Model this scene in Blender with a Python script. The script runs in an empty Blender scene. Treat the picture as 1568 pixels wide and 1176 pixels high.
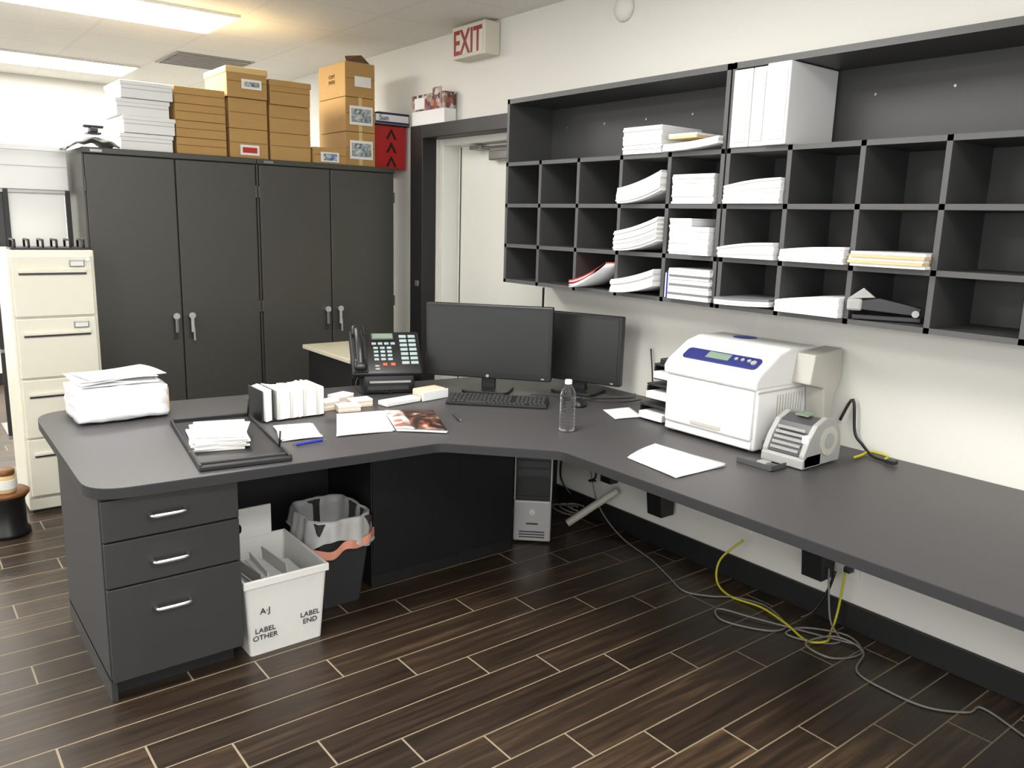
import bpy, bmesh, math, random
from mathutils import Matrix, Vector
random.seed(3)
sc = bpy.context.scene
try:
    sc.view_settings.view_transform = 'Standard'
except Exception:
    pass

def lin(c):
    c = c/255.0
    return c/12.92 if c <= 0.04045 else ((c+0.055)/1.055)**2.4
def col(r, g, b): return (lin(r), lin(g), lin(b), 1)

def newmat(name):
    m = bpy.data.materials.new(name); m.use_nodes = True
    nt = m.node_tree
    return m, nt, nt.nodes['Principled BSDF']

def mat(name, rgb, rough=.5, metal=0., var=.08, scale=18., bump=0., trans=0., emit=0., stretch=None, alpha=1., spec=.5):
    m, nt, p = newmat(name)
    tc = nt.nodes.new('ShaderNodeTexCoord')
    mp = nt.nodes.new('ShaderNodeMapping')
    if stretch: mp.inputs['Scale'].default_value = stretch
    nz = nt.nodes.new('ShaderNodeTexNoise'); nz.inputs['Scale'].default_value = scale
    nz.inputs['Detail'].default_value = 4
    mx = nt.nodes.new('ShaderNodeMix'); mx.data_type = 'RGBA'
    c = col(*rgb)
    mx.inputs[6].default_value = tuple(x*(1-var) for x in c[:3])+(1,)
    mx.inputs[7].default_value = tuple(min(1, x*(1+var)) for x in c[:3])+(1,)
    L = nt.links.new
    L(tc.outputs['Object'], mp.inputs[0]); L(mp.outputs[0], nz.inputs['Vector'])
    L(nz.outputs['Fac'], mx.inputs[0]); L(mx.outputs[2], p.inputs['Base Color'])
    p.inputs['Roughness'].default_value = rough
    p.inputs['Metallic'].default_value = metal
    p.inputs['Specular IOR Level'].default_value = spec
    if trans: p.inputs['Transmission Weight'].default_value = trans
    if alpha < 1: p.inputs['Alpha'].default_value = alpha
    if bump:
        b = nt.nodes.new('ShaderNodeBump'); b.inputs['Strength'].default_value = bump
        b.inputs['Distance'].default_value = .01
        L(nz.outputs['Fac'], b.inputs['Height']); L(b.outputs[0], p.inputs['Normal'])
    if emit:
        L(mx.outputs[2], p.inputs['Emission Color']); p.inputs['Emission Strength'].default_value = emit
    return m

def ramp_mat(name, cols, scale=20, rough=.4, kind='voronoi'):
    m, nt, p = newmat(name)
    L = nt.links.new
    tc = nt.nodes.new('ShaderNodeTexCoord')
    if kind == 'voronoi':
        v = nt.nodes.new('ShaderNodeTexVoronoi'); v.inputs['Scale'].default_value = scale
        L(tc.outputs['Object'], v.inputs['Vector'])
        s = nt.nodes.new('ShaderNodeSeparateColor'); L(v.outputs['Color'], s.inputs[0]); o = s.outputs[0]
    else:
        v = nt.nodes.new('ShaderNodeTexNoise'); v.inputs['Scale'].default_value = scale; v.inputs['Detail'].default_value = 6
        L(tc.outputs['Object'], v.inputs['Vector']); o = v.outputs['Fac']
    r = nt.nodes.new('ShaderNodeValToRGB'); L(o, r.inputs[0])
    e = r.color_ramp
    n = len(cols)
    lo, hi = (0, 1) if kind == 'voronoi' else (.3, .7)
    e.elements[0].position = lo; e.elements[0].color = col(*cols[0])
    e.elements[1].position = hi; e.elements[1].color = col(*cols[-1])
    for i in range(1, n-1):
        q = e.elements.new(lo+(hi-lo)*i/(n-1)); q.color = col(*cols[i])
    L(r.outputs[0], p.inputs['Base Color']); p.inputs['Roughness'].default_value = rough
    return m

def mth(nt, op, a, b=None, c=None):
    n = nt.nodes.new('ShaderNodeMath'); n.operation = op
    for i, v in enumerate((a, b, c)):
        if v is None: continue
        if isinstance(v, (int, float)): n.inputs[i].default_value = v
        else: nt.links.new(v, n.inputs[i])
    return n.outputs[0]

def floor_mat():
    m, nt, p = newmat('wood_plank_tile'); L = nt.links.new
    g = nt.nodes.new('ShaderNodeNewGeometry'); s = nt.nodes.new('ShaderNodeSeparateXYZ')
    L(g.outputs['Position'], s.inputs[0]); X, Y = s.outputs[0], s.outputs[1]
    W, LEN, SH = .14, .88, .2175
    r = mth(nt, 'DIVIDE', mth(nt, 'SUBTRACT', 2.54, Y), W)
    row = mth(nt, 'FLOOR', r); fy = mth(nt, 'SUBTRACT', r, row)
    xs = mth(nt, 'DIVIDE', mth(nt, 'SUBTRACT', mth(nt, 'SUBTRACT', X, 1.164), mth(nt, 'MULTIPLY', row, SH)), LEN)
    cl = mth(nt, 'FLOOR', xs); fx = mth(nt, 'SUBTRACT', xs, cl)
    dx = mth(nt, 'MULTIPLY', mth(nt, 'MINIMUM', fx, mth(nt, 'SUBTRACT', 1.0, fx)), LEN)
    dy = mth(nt, 'MULTIPLY', mth(nt, 'MINIMUM', fy, mth(nt, 'SUBTRACT', 1.0, fy)), W)
    jm = mth(nt, 'LESS_THAN', dx, .0032); sm = mth(nt, 'LESS_THAN', dy, .0026)
    cv = nt.nodes.new('ShaderNodeCombineXYZ'); L(row, cv.inputs[0]); L(cl, cv.inputs[1])
    wn = nt.nodes.new('ShaderNodeTexWhiteNoise'); wn.noise_dimensions = '3D'; L(cv.outputs[0], wn.inputs['Vector'])
    gv = nt.nodes.new('ShaderNodeCombineXYZ')
    L(mth(nt, 'MULTIPLY', X, 1.6), gv.inputs[0]); L(mth(nt, 'MULTIPLY', Y, 26.0), gv.inputs[1])
    L(mth(nt, 'MULTIPLY', wn.outputs['Value'], 30.0), gv.inputs[2])
    nz = nt.nodes.new('ShaderNodeTexNoise'); nz.inputs['Scale'].default_value = 1.6; nz.inputs['Detail'].default_value = 7
    nz.inputs['Roughness'].default_value = .65; L(gv.outputs[0], nz.inputs['Vector'])
    f = mth(nt, 'ADD', mth(nt, 'MULTIPLY', nz.outputs['Fac'], .85), mth(nt, 'MULTIPLY', wn.outputs['Value'], .16))
    rp = nt.nodes.new('ShaderNodeValToRGB'); L(f, rp.inputs[0]); e = rp.color_ramp
    e.elements[0].position = .3; e.elements[0].color = col(30, 23, 18)
    e.elements[1].position = .85; e.elements[1].color = col(104, 82, 58)
    q = e.elements.new(.55); q.color = col(54, 42, 32)
    m1 = nt.nodes.new('ShaderNodeMix'); m1.data_type = 'RGBA'; L(sm, m1.inputs[0]); L(rp.outputs[0], m1.inputs[6]); m1.inputs[7].default_value = col(136, 122, 98)
    m2 = nt.nodes.new('ShaderNodeMix'); m2.data_type = 'RGBA'; L(jm, m2.inputs[0]); L(m1.outputs[2], m2.inputs[6]); m2.inputs[7].default_value = col(140, 128, 106)
    L(m2.outputs[2], p.inputs['Base Color'])
    gm = mth(nt, 'MAXIMUM', jm, sm)
    L(mth(nt, 'ADD', mth(nt, 'MULTIPLY', gm, .4), mth(nt, 'ADD', mth(nt, 'MULTIPLY', nz.outputs['Fac'], .2), .26)), p.inputs['Roughness'])
    b = nt.nodes.new('ShaderNodeBump'); b.inputs['Strength'].default_value = .25; b.inputs['Distance'].default_value = .003
    L(mth(nt, 'SUBTRACT', nz.outputs['Fac'], gm), b.inputs['Height']); L(b.outputs[0], p.inputs['Normal'])
    return m

def ceil_mat():
    m, nt, p = newmat('ceiling_tile'); L = nt.links.new
    g = nt.nodes.new('ShaderNodeNewGeometry'); s = nt.nodes.new('ShaderNodeSeparateXYZ'); L(g.outputs['Position'], s.inputs[0])
    ms = []
    for o, off in ((s.outputs[0], .64), (s.outputs[1], 5.05)):
        f = mth(nt, 'FRACT', mth(nt, 'DIVIDE', mth(nt, 'ADD', mth(nt, 'SUBTRACT', o, off), 61.0), .61))
        ms.append(mth(nt, 'LESS_THAN', mth(nt, 'MINIMUM', f, mth(nt, 'SUBTRACT', 1.0, f)), .018))
    k = mth(nt, 'MAXIMUM', ms[0], ms[1])
    nz = nt.nodes.new('ShaderNodeTexNoise'); nz.inputs['Scale'].default_value = 90; L(g.outputs['Position'], nz.inputs['Vector'])
    r = nt.nodes.new('ShaderNodeValToRGB'); L(nz.outputs['Fac'], r.inputs[0])
    r.color_ramp.elements[0].color = col(212, 210, 202); r.color_ramp.elements[1].color = col(230, 228, 220)
    mx = nt.nodes.new('ShaderNodeMix'); mx.data_type = 'RGBA'; L(k, mx.inputs[0]); L(r.outputs[0], mx.inputs[6]); mx.inputs[7].default_value = col(214, 212, 204)
    L(mx.outputs[2], p.inputs['Base Color']); p.inputs['Roughness'].default_value = .9
    return m

M_FLOOR = floor_mat(); M_CEIL = ceil_mat()
M_WALL = mat('painted_wall', (216, 214, 207), .85, var=.02, scale=60, bump=.05)
M_DOORW = mat('door_paint', (222, 222, 214), .45, var=.02)
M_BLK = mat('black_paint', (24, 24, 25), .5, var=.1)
M_BLKP = mat('black_plastic', (26, 26, 28), .38, var=.1)
M_DKP = mat('dark_plastic', (48, 48, 50), .45, var=.08)
M_SCR = mat('lcd_screen', (34, 35, 35), .32, var=.04)
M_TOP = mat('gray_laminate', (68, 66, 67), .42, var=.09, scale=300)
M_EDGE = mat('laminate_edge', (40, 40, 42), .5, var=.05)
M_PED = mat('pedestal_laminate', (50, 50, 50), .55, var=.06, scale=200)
M_CUB = mat('cubby_laminate', (58, 58, 58), .5, var=.05, scale=200)
M_CUBE = mat('cubby_edge', (76, 76, 76), .5, var=.04, scale=200)
M_CAB = mat('cabinet_enamel', (66, 65, 60), .42, var=.05, scale=250)
M_CABD = mat('cabinet_gap', (18, 18, 17), .7)
M_CREAM = mat('file_enamel', (222, 219, 203), .4, var=.03)
M_CHR = mat('chrome', (215, 215, 215), .22, 1.0, var=.03)
M_GRYM = mat('gray_metal', (150, 150, 148), .35, .8, var=.05)
M_PAP = mat('paper', (228, 228, 228), .8, var=.025, scale=8)
M_PAP2 = mat('paper_edges', (196, 195, 190), .85, var=.1, scale=40, stretch=(1, 1, 14))
M_PINK = mat('paper_pinkish', (218, 194, 168), .8, var=.06)
M_MAN = mat('manila', (212, 180, 135), .8, var=.05)
M_RED = mat('red_card', (170, 32, 30), .5, var=.1)
M_CARD = mat('cardboard', (172, 136, 82), .85, var=.07, scale=12, stretch=(1, 1, 5))
M_CARDL = mat('cardboard_light', (202, 176, 120), .85, var=.06, scale=12)
M_CARDD = mat('cardboard_dark', (105, 76, 45), .9, var=.1)
M_TAPE = mat('label_white', (224, 224, 218), .6, var=.03)
M_PIC = ramp_mat('label_print', [(60, 100, 70), (205, 205, 195), (60, 90, 150), (180, 185, 180)], 70)
M_PHOTO = ramp_mat('photo_print', [(60, 80, 120), (200, 195, 190), (150, 70, 46), (90, 60, 60), (60, 50, 50), (195, 170, 130)], 34)
M_MAG = ramp_mat('magazine_print', [(190, 160, 130), (120, 60, 44), (40, 26, 20), (24, 17, 14), (110, 70, 50), (205, 180, 150)], 14, kind='noise')
M_MAGL = ramp_mat('magazine_cover_print', [(150, 40, 34), (205, 198, 190), (222, 218, 214), (214, 208, 200), (120, 70, 50)], 30)
M_PRN = mat('printer_white', (222, 222, 221), .4, var=.015)
M_PRG = mat('printer_beige', (182, 179, 170), .45, var=.02)
M_BLUE = mat('panel_blue', (36, 42, 108), .35, var=.06)
M_LCD = mat('lcd_green', (120, 140, 120), .3)
M_BIN = mat('corrugated_plastic', (222, 221, 217), .55, var=.03, scale=30)
M_BAG = mat('trash_bag', (206, 205, 204), .35, var=.12, scale=14, bump=.6, alpha=.72)
M_BAGP = mat('trash_bag_band', (222, 150, 125), .5, var=.1)
M_WRAP = mat('plastic_wrap', (226, 226, 230), .35, var=.03, scale=9, bump=.35)
M_YEL = mat('yellow_cable', (186, 176, 30), .5)
M_GRC = mat('gray_cable', (120, 119, 115), .5)
M_SIGN = mat('exit_housing', (205, 200, 184), .5, var=.03)
M_SRED = mat('exit_red', (140, 36, 40), .5)
M_INK = mat('black_ink', (20, 20, 20), .7)
M_INKG = mat('gray_ink', (110, 110, 115), .7)
M_BLUP = mat('blue_plastic', (30, 40, 150), .4)
M_GRP = mat('gray_plastic', (155, 155, 153), .45, var=.04)
M_SIL = mat('silver_plastic', (176, 176, 174), .35, .1, var=.03)
M_DGP = mat('smoke_plastic', (74, 74, 76), .35, var=.06)
M_TEAL = mat('key_cap_pale', (156, 172, 172), .5)
M_ORG = mat('key_cap_orange', (200, 90, 60), .5)
M_BEI = mat('beige_laminate', (196, 190, 168), .5, var=.03)
M_COP = mat('copper_rim', (120, 78, 42), .4, .2)
M_CLOTH = mat('gray_cloth', (140, 140, 136), .9, var=.1, bump=.2)
M_NAVY = mat('navy', (30, 38, 78), .5)
M_OUT = mat('outlet_plate', (222, 221, 214), .5, var=.02)
M_VENT = mat('vent_gray', (150, 148, 140), .6)
M_CAP = mat('bottle_cap', (230, 232, 234), .4)

def glass(name, c, rough, ior):
    m, nt, p = newmat(name)
    p.inputs['Base Color'].default_value = c; p.inputs['Roughness'].default_value = rough
    p.inputs['Transmission Weight'].default_value = 1; p.inputs['IOR'].default_value = ior
    nz = nt.nodes.new('ShaderNodeTexNoise'); nz.inputs['Scale'].default_value = 30
    b = nt.nodes.new('ShaderNodeBump'); b.inputs['Strength'].default_value = .1
    nt.links.new(nz.outputs['Fac'], b.inputs['Height']); nt.links.new(b.outputs[0], p.inputs['Normal'])
    return m
M_PET = glass('clear_pet', (.97, .98, .99, 1), .12, 1.2)
def emis(name, s, c=(1, .985, .94, 1)):
    m, nt, p = newmat(name)
    p.inputs['Base Color'].default_value = c
    p.inputs['Emission Color'].default_value = c; p.inputs['Emission Strength'].default_value = s
    return m
M_LAMP = emis('troffer_diffuser', 32.0)
M_LAMP2 = emis('troffer_diffuser_bright', 60.0)

class B:
    def __init__(s, name): s.n = name; s.bm = bmesh.new(); s.mats = []; s.M = Matrix()
    def mi(s, m):
        if m not in s.mats: s.mats.append(m)
        return s.mats.index(m)
    def add(s, tb, m, smooth=False):
        i = s.mi(m)
        bmesh.ops.recalc_face_normals(tb, faces=tb.faces[:])
        for f in tb.faces: f.material_index = i; f.smooth = smooth
        tb.transform(s.M)
        me = bpy.data.meshes.new('t'); tb.to_mesh(me); tb.free()
        s.bm.from_mesh(me); bpy.data.meshes.remove(me)
    def box(s, x0, x1, y0, y1, z0, z1, m, bev=0, rot=None, seg=2):
        tb = bmesh.new(); bmesh.ops.create_cube(tb, size=1)
        tb.transform(Matrix.Diagonal((x1-x0, y1-y0, z1-z0, 1)))
        if bev: bmesh.ops.bevel(tb, geom=tb.edges[:], offset=bev, segments=seg, affect='EDGES', profile=.5)
        T = Matrix.Translation(((x0+x1)/2, (y0+y1)/2, (z0+z1)/2))
        tb.transform(T @ rot if rot else T)
        s.add(tb, m, bool(bev) and seg > 2)
    def prism(s, pts, a, b, m, axis='z', bev=0, smooth=False):
        tb = bmesh.new()
        def P(p, q):
            return {'z': (p[0], p[1], q), 'y': (p[0], q, p[1]), 'x': (q, p[0], p[1])}[axis]
        v0 = [tb.verts.new(P(p, a)) for p in pts]; v1 = [tb.verts.new(P(p, b)) for p in pts]
        n = len(pts)
        tb.faces.new(v0); tb.faces.new(v1[::-1])
        for i in range(n): tb.faces.new((v0[i], v1[i], v1[(i+1) % n], v0[(i+1) % n]))
        bmesh.ops.recalc_face_normals(tb, faces=tb.faces[:])
        if bev: bmesh.ops.bevel(tb, geom=tb.edges[:], offset=bev, segments=2, affect='EDGES', profile=.5)
        s.add(tb, m, smooth)
    def quad(s, pts, m):
        tb = bmesh.new(); tb.faces.new([tb.verts.new(p) for p in pts]); s.add(tb, m)
    def cyl(s, p0, p1, r, m, r2=None, n=20, smooth=True):
        p0, p1 = Vector(p0), Vector(p1); d = p1-p0
        tb = bmesh.new()
        bmesh.ops.create_cone(tb, cap_ends=True, segments=n, radius1=r, radius2=r if r2 is None else r2, depth=d.length)
        q = Vector((0, 0, 1)).rotation_difference(d).to_matrix().to_4x4()
        tb.transform(Matrix.Translation((p0+p1)/2) @ q); s.add(tb, m, False)
    def lathe(s, prof, c, m, n=28):
        tb = bmesh.new(); rings = []
        for r, z in prof:
            rings.append([tb.verts.new((c[0]+r*math.cos(2*math.pi*i/n), c[1]+r*math.sin(2*math.pi*i/n), c[2]+z)) for i in range(n)])
        for a, b in zip(rings, rings[1:]):
            for i in range(n): tb.faces.new((a[i], a[(i+1) % n], b[(i+1) % n], b[i]))
        if prof[0][0] > 1e-4: tb.faces.new(rings[0][::-1])
        if prof[-1][0] > 1e-4: tb.faces.new(rings[-1])
        s.add(tb, m, True)
    def tube(s, pts, r, m, n=7, sub=6):
        P = [Vector(p) for p in pts]
        if sub > 1 and len(P) > 2:
            Q = []
            for i in range(len(P)-1):
                a = P[max(i-1, 0)]; b = P[i]; c = P[i+1]; d = P[min(i+2, len(P)-1)]
                for k in range(sub):
                    t = k/sub
                    Q.append(.5*((2*b)+(c-a)*t+(2*a-5*b+4*c-d)*t*t+(3*b-a-3*c+d)*t**3))
            Q.append(P[-1]); P = Q
        tb = bmesh.new(); rings = []; nrm = None
        for i, p in enumerate(P):
            t = (P[min(i+1, len(P)-1)]-P[max(i-1, 0)]).normalized()
            if nrm is None: nrm = t.orthogonal().normalized()
            else:
                nrm = (nrm-t*nrm.dot(t))
                nrm = nrm.normalized() if nrm.length > 1e-6 else t.orthogonal().normalized()
            bn = t.cross(nrm)
            rings.append([tb.verts.new(p+r*(math.cos(2*math.pi*k/n)*nrm+math.sin(2*math.pi*k/n)*bn)) for k in range(n)])
        for a, b in zip(rings, rings[1:]):
            for i in range(n): tb.faces.new((a[i], a[(i+1) % n], b[(i+1) % n], b[i]))
        tb.faces.new(rings[0][::-1]); tb.faces.new(rings[-1])
        s.add(tb, m, True)
    def ball(s, c, rx, ry, rz, m, cut=None):
        tb = bmesh.new(); bmesh.ops.create_uvsphere(tb, u_segments=20, v_segments=12, radius=1)
        tb.transform(Matrix.Translation(c) @ Matrix.Diagonal((rx, ry, rz, 1)))
        if cut is not None:
            for v in tb.verts:
                if v.co.z < cut: v.co.z = cut
        s.add(tb, m, True)
    def grid(s, fn, nu, nv, m, thick=0):
        tb = bmesh.new(); V = [[tb.verts.new(fn(i/nu, j/nv)) for j in range(nv+1)] for i in range(nu+1)]
        for i in range(nu):
            for j in range(nv): tb.faces.new((V[i][j], V[i+1][j], V[i+1][j+1], V[i][j+1]))
        if thick:
            bmesh.ops.recalc_face_normals(tb, faces=tb.faces[:])
            bmesh.ops.solidify(tb, geom=tb.faces[:], thickness=thick)
        s.add(tb, m, True)
    def done(s):
        cs = [v.co for v in s.bm.verts]
        c = Vector(((min(v.x for v in cs)+max(v.x for v in cs))/2, (min(v.y for v in cs)+max(v.y for v in cs))/2, min(v.z for v in cs)))
        s.bm.transform(Matrix.Translation(-c))
        me = bpy.data.meshes.new(s.n); s.bm.to_mesh(me); s.bm.free()
        for m in s.mats: me.materials.append(m)
        o = bpy.data.objects.new(s.n, me); o.location = c; sc.collection.objects.link(o)
        return o

def text(par, name, body, size, M, m, align='CENTER', bold=0, sx=1):
    cu = bpy.data.curves.new(name, 'FONT'); cu.body = body; cu.size = size; cu.align_x = align; cu.extrude = .0006; cu.offset = bold
    cu.materials.append(m)
    o = bpy.data.objects.new(name, cu); sc.collection.objects.link(o)
    o.parent = par; o.matrix_basis = Matrix.Translation(-par.location) @ M @ Matrix.Diagonal((sx, 1, 1, 1))
    return o
def MF(x, y, z, X, Y):
    X = Vector(X).normalized(); Y = Vector(Y).normalized(); Z = X.cross(Y)
    M = Matrix((X, Y, Z)).transposed().to_4x4(); M.translation = (x, y, z); return M
def RZ(a): return Matrix.Rotation(math.radians(a), 4, 'Z')
def T(x, y, z): return Matrix.Translation((x, y, z))

XW = 3.01
# ================= ROOM
b = B('floor'); b.box(-4, 3.2, -3, 8.7, -.05, 0, M_FLOOR); b.done()
b = B('ceiling'); b.box(-4, 3.2, -3, 8.7, 2.75, 2.8, M_CEIL); b.done()
b = B('wall_right')
b.box(XW, 3.2, -3, 3.53, 0, 2.75, M_WALL); b.box(XW, 3.2, 4.71, 8.6, 0, 2.75, M_WALL); b.box(XW, 3.2, 3.53, 4.71, 2.12, 2.75, M_WALL)
b.done()
b = B('wall_back'); b.box(-4, 3.2, 8.6, 8.7, 0, 2.75, M_WALL); b.done()
b = B('baseboard_right'); b.box(2.995, XW, -3, 3.52, 0, .11, M_BLK, .003); b.done()
b = B('baseboard_back'); b.box(-4, XW, 8.585, 8.6, 0, .11, M_BLK, .003); b.done()

b = B('door_1')
b.box(3.15, 3.19, 3.585, 4.655, .01, 2.07, M_DOORW, .003)
b.box(3.03, 3.19, 4.66, 4.708, 0, 2.118, M_DOORW, .004); b.box(3.03, 3.19, 3.532, 3.58, 0, 2.118, M_DOORW, .004)
b.box(3.03, 3.19, 3.58, 4.66, 2.075, 2.118, M_DOORW, .004)
b.box(3.146, 3.152, 4.62, 4.628, .02, 2.07, M_DKP)
b.box(3.09, 3.15, 3.98, 4.24, 1.97, 2.03, M_GRYM, .008)
b.box(3.10, 3.115, 3.95, 4.40, 2.045, 2.058, M_GRYM, .002); b.cyl((3.11, 4.0, 1.97), (3.11, 4.0, 2.06), .015, M_GRYM)
b.box(3.07, 3.15, 4.3, 4.42, 2.04, 2.065, M_GRYM, .003)
b.box(3.13, 3.15, 3.64, 3.72, .98, 1.22, M_BLKP, .006); b.cyl((3.08, 3.68, 1.08), (3.14, 3.68, 1.08), .014, M_BLKP)
b.box(3.07, 3.09, 3.67, 3.82, 1.065, 1.095, M_BLKP, .006)
b.done()
b = B('trim_1')
b.box(2.90, XW-.001, 4.712, 4.865, 0, 2.20, M_BLK, .004)
b.box(2.90, XW-.001, 3.56, 4.71, 2.115, 2.20, M_BLK, .004)
b.box(2.885, 2.90, 4.74, 4.78, 1.15, 1.19, M_GRYM, .004)
b.done()

def troffer(x, y):
    b = B('ceiling_light')
    b.box(x-.58, x+.58, y-.28, y+.28, 2.738, 2.746, M_LAMP2 if y > 7 else M_LAMP)
    for a in ((x-.6, x+.6, y-.3, y-.28), (x-.6, x+.6, y+.28, y+.3), (x-.6, x-.58, y-.28, y+.28), (x+.58, x+.6, y-.28, y+.28)):
        b.box(*a, 2.734, 2.75, M_DOORW)
    b.done()
for x, y in ((1.25, 7.65), (1.25, 5.35), (1.25, 2.3), (-1.2, 2.3), (-1.2, 5.35), (-1.2, 7.65), (.9, -.4)):
    troffer(x, y)
b = B('ceiling_vent')
b.box(1.88, 2.46, 6.45, 7.03, 2.742, 2.75, M_VENT)
for i in range(9): b.box(1.9, 2.44, 6.48+i*.06, 6.50+i*.06, 2.734, 2.744, M_GRYM)
b.done()
b = B('smoke_detector'); b.M = MF(XW, 3.02, 2.63, (0, 1, 0), (0, 0, 1)) @ Matrix.Rotation(math.pi, 4, 'Y')
b.lathe([(.06, 0), (.06, .012), (.05, .03), (.02, .036), (.0, .036)], (0, 0, 0), M_WALL); b.done()

b = B('exit_sign'); b.box(2.895, XW-.002, 4.03, 4.37, 2.55, 2.735, M_SIGN, .008)
b.box(2.892, 2.896, 4.045, 4.355, 2.565, 2.72, M_SIGN, .001)
o = b.done()
text(o, 'letters', 'EXIT', .195, MF(2.890, 4.20, 2.573, (0, -1, 0), (0, 0, 1)), M_SRED, bold=.003, sx=.74)

# ================= DESK
def round_poly(pts):
    out = []; n = len(pts)
    for i, (x, y, r) in enumerate(pts):
        if r == 0: out.append((x, y)); continue
        p = Vector((x, y)); a = Vector(pts[i-1][:2]); c = Vector(pts[(i+1) % n][:2])
        A = p+(a-p).normalized()*r; C = p+(c-p).normalized()*r
        for k in range(9):
            t = k/8; q = (1-t)**2*A+2*t*(1-t)*p+t*t*C; out.append((q.x, q.y))
    return out
b = B('reception_desk')
poly = round_poly([(.44, 2.65, .13), (1.66, 2.55, .03), (1.985, 2.21, .03), (1.985, -.8, 0), (3.005, -.8, 0), (3.005, 3.52, 0), (1.9, 3.70, 0), (.46, 3.87, .18)])
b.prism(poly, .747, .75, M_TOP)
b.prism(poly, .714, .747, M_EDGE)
px0, px1, pf, pb = .475, .915, 2.70, 3.42
b.box(px0, px1, pf, pb, .07, .713, M_PED, .002); b.box(px0+.02, px1-.02, pf+.05, pb-.03, 0, .07, M_BLK)
b.box(px0, px0+.018, pf, pb, 0, .08, M_PED)
for z0, z1 in ((.075, .40), (.406, .558), (.564, .70)):
    b.box(px0+.004, px1-.004, pf-.02, pf, z0, z1, M_PED, .002)
for z in (.635, .475, .31):
    b.tube([(.62, pf-.02, z), (.622, pf-.045, z), (.64, pf-.052, z), (.712, pf-.052, z), (.73, pf-.045, z), (.732, pf-.02, z)], .0075, M_CHR, sub=4)
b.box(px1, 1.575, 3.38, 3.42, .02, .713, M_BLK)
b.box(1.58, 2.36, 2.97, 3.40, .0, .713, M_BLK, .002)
for x in (1.72, 2.03): b.box(x, x+.003, 2.960, 2.97, .05, .70, M_CABD)
b.box(1.585, 2.35, 2.962, 2.97, .06, .70, M_BLKP, .001)
b.box(2.36, 2.99, 3.36, 3.40, .02, .713, M_BLK)
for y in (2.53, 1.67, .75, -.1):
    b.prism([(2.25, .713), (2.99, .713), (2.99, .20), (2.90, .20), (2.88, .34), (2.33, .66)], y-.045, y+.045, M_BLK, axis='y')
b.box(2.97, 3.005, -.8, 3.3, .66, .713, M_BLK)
b.done()

# ================= CABINETS
def storage_cabinet(x0, x1):
    y0, y1, zt = 4.98, 5.46, 1.93
    b = B('storage_cabinet')
    b.box(x0, x1, y0+.02, y1, .0, zt, M_CAB, .004)
    b.box(x0+.01, x1-.01, y0+.015, y0+.02, .06, zt-.01, M_CABD)
    mx = (x0+x1)/2
    b.box(x0+.012, mx-.004, y0, y0+.02, .07, zt-.035, M_CAB, .003)
    b.box(mx+.004, x1-.012, y0, y0+.02, .07, zt-.035, M_CAB, .003)
    b.box(x0, x1, y0-.004, y0+.02, zt-.03, zt+.002, M_CAB, .004)
    for s in (-1, 1):
        hx = mx+s*.045
        b.box(hx-.014, hx+.014, y0-.006, y0, .86, 1.02, M_DKP, .003)
        b.cyl((hx, y0-.035, 1.0), (hx, y0, 1.0), .016, M_CHR)
        b.cyl((hx, y0-.042, 1.0), (hx, y0-.034, 1.0), .019, M_SIL)
        b.box(hx-.009, hx+.009, y0-.042, y0-.03, .90, .99, M_SIL if s > 0 else M_GRYM, .004)
    b.cyl((mx+.05, y0-.04, .93), (mx+.056, y0-.03, .85), .006, M_SIL)
    b.box(x0+.04, x0+.10, y0-.006, y0-.003, zt-.022, zt-.008, M_GRYM)
    for z in (.3, 1.0, 1.7):
        b.cyl((x0+.008, y0+.003, z), (x0+.008, y0+.003, z+.07), .006, M_CAB, n=8); b.cyl((x1-.008, y0+.003, z), (x1-.008, y0+.003, z+.07), .006, M_CAB, n=8)
    b.done()
storage_cabinet(.93, 1.888); storage_cabinet(1.892, 2.85)

b = B('filing_cabinet')
b.box(.515, .912, 4.77, 5.22, 0.02, 1.39, M_CREAM, .005); b.box(.53, .90, 4.79, 5.2, 0, .03, M_DKP)
for i in range(4):
    z0 = .10+i*.318; z1 = z0+.308
    b.box(.53, .897, 4.75, 4.77, z0, z1, M_CREAM, .005)
    b.box(.56, .867, 4.743, 4.752, z1-.095, z1-.085, M_DKP)
    b.box(.56, .867, 4.735, 4.752, z1-.085, z1-.07, M_CREAM, .003)
    b.box(.79, .86, 4.738, 4.75, z1-.055, z1-.02, M_GRYM, .003); b.box(.795, .855, 4.736, 4.739, z1-.05, z1-.028, M_TAPE)
b.cyl((.875, 4.74, 1.345), (.875, 4.752, 1.345), .01, M_CHR)
b.done()
b = B('wire_file_sorter')
b.box(.54, .90, 4.80, 4.98, 1.391, 1.402, M_BLKP, .002)
for i in range(6):
    x = .56+i*.063
    b.tube([(x, 4.81, 1.40), (x, 4.81, 1.44), (x, 4.97, 1.44), (x, 4.97, 1.40)], .006, M_BLKP, sub=1)
b.done()
b = B('metal_storage_rack')
for x in (.592, .895):
    for y in (5.27, 5.62): b.box(x-.012, x+.012, y-.012, y+.012, 0, 1.70, M_BLK)
for z in (.3, .8, 1.25, 1.68): b.box(.50, .907, 5.26, 5.63, z, z+.02, M_GRYM, .003)
b.box(.606, .880, 5.275, 5.28, .3, 1.68, M_PRN)
b.box(.50, .58, 5.275, 5.28, .3, 1.68, M_DKP)
b.done()

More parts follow.
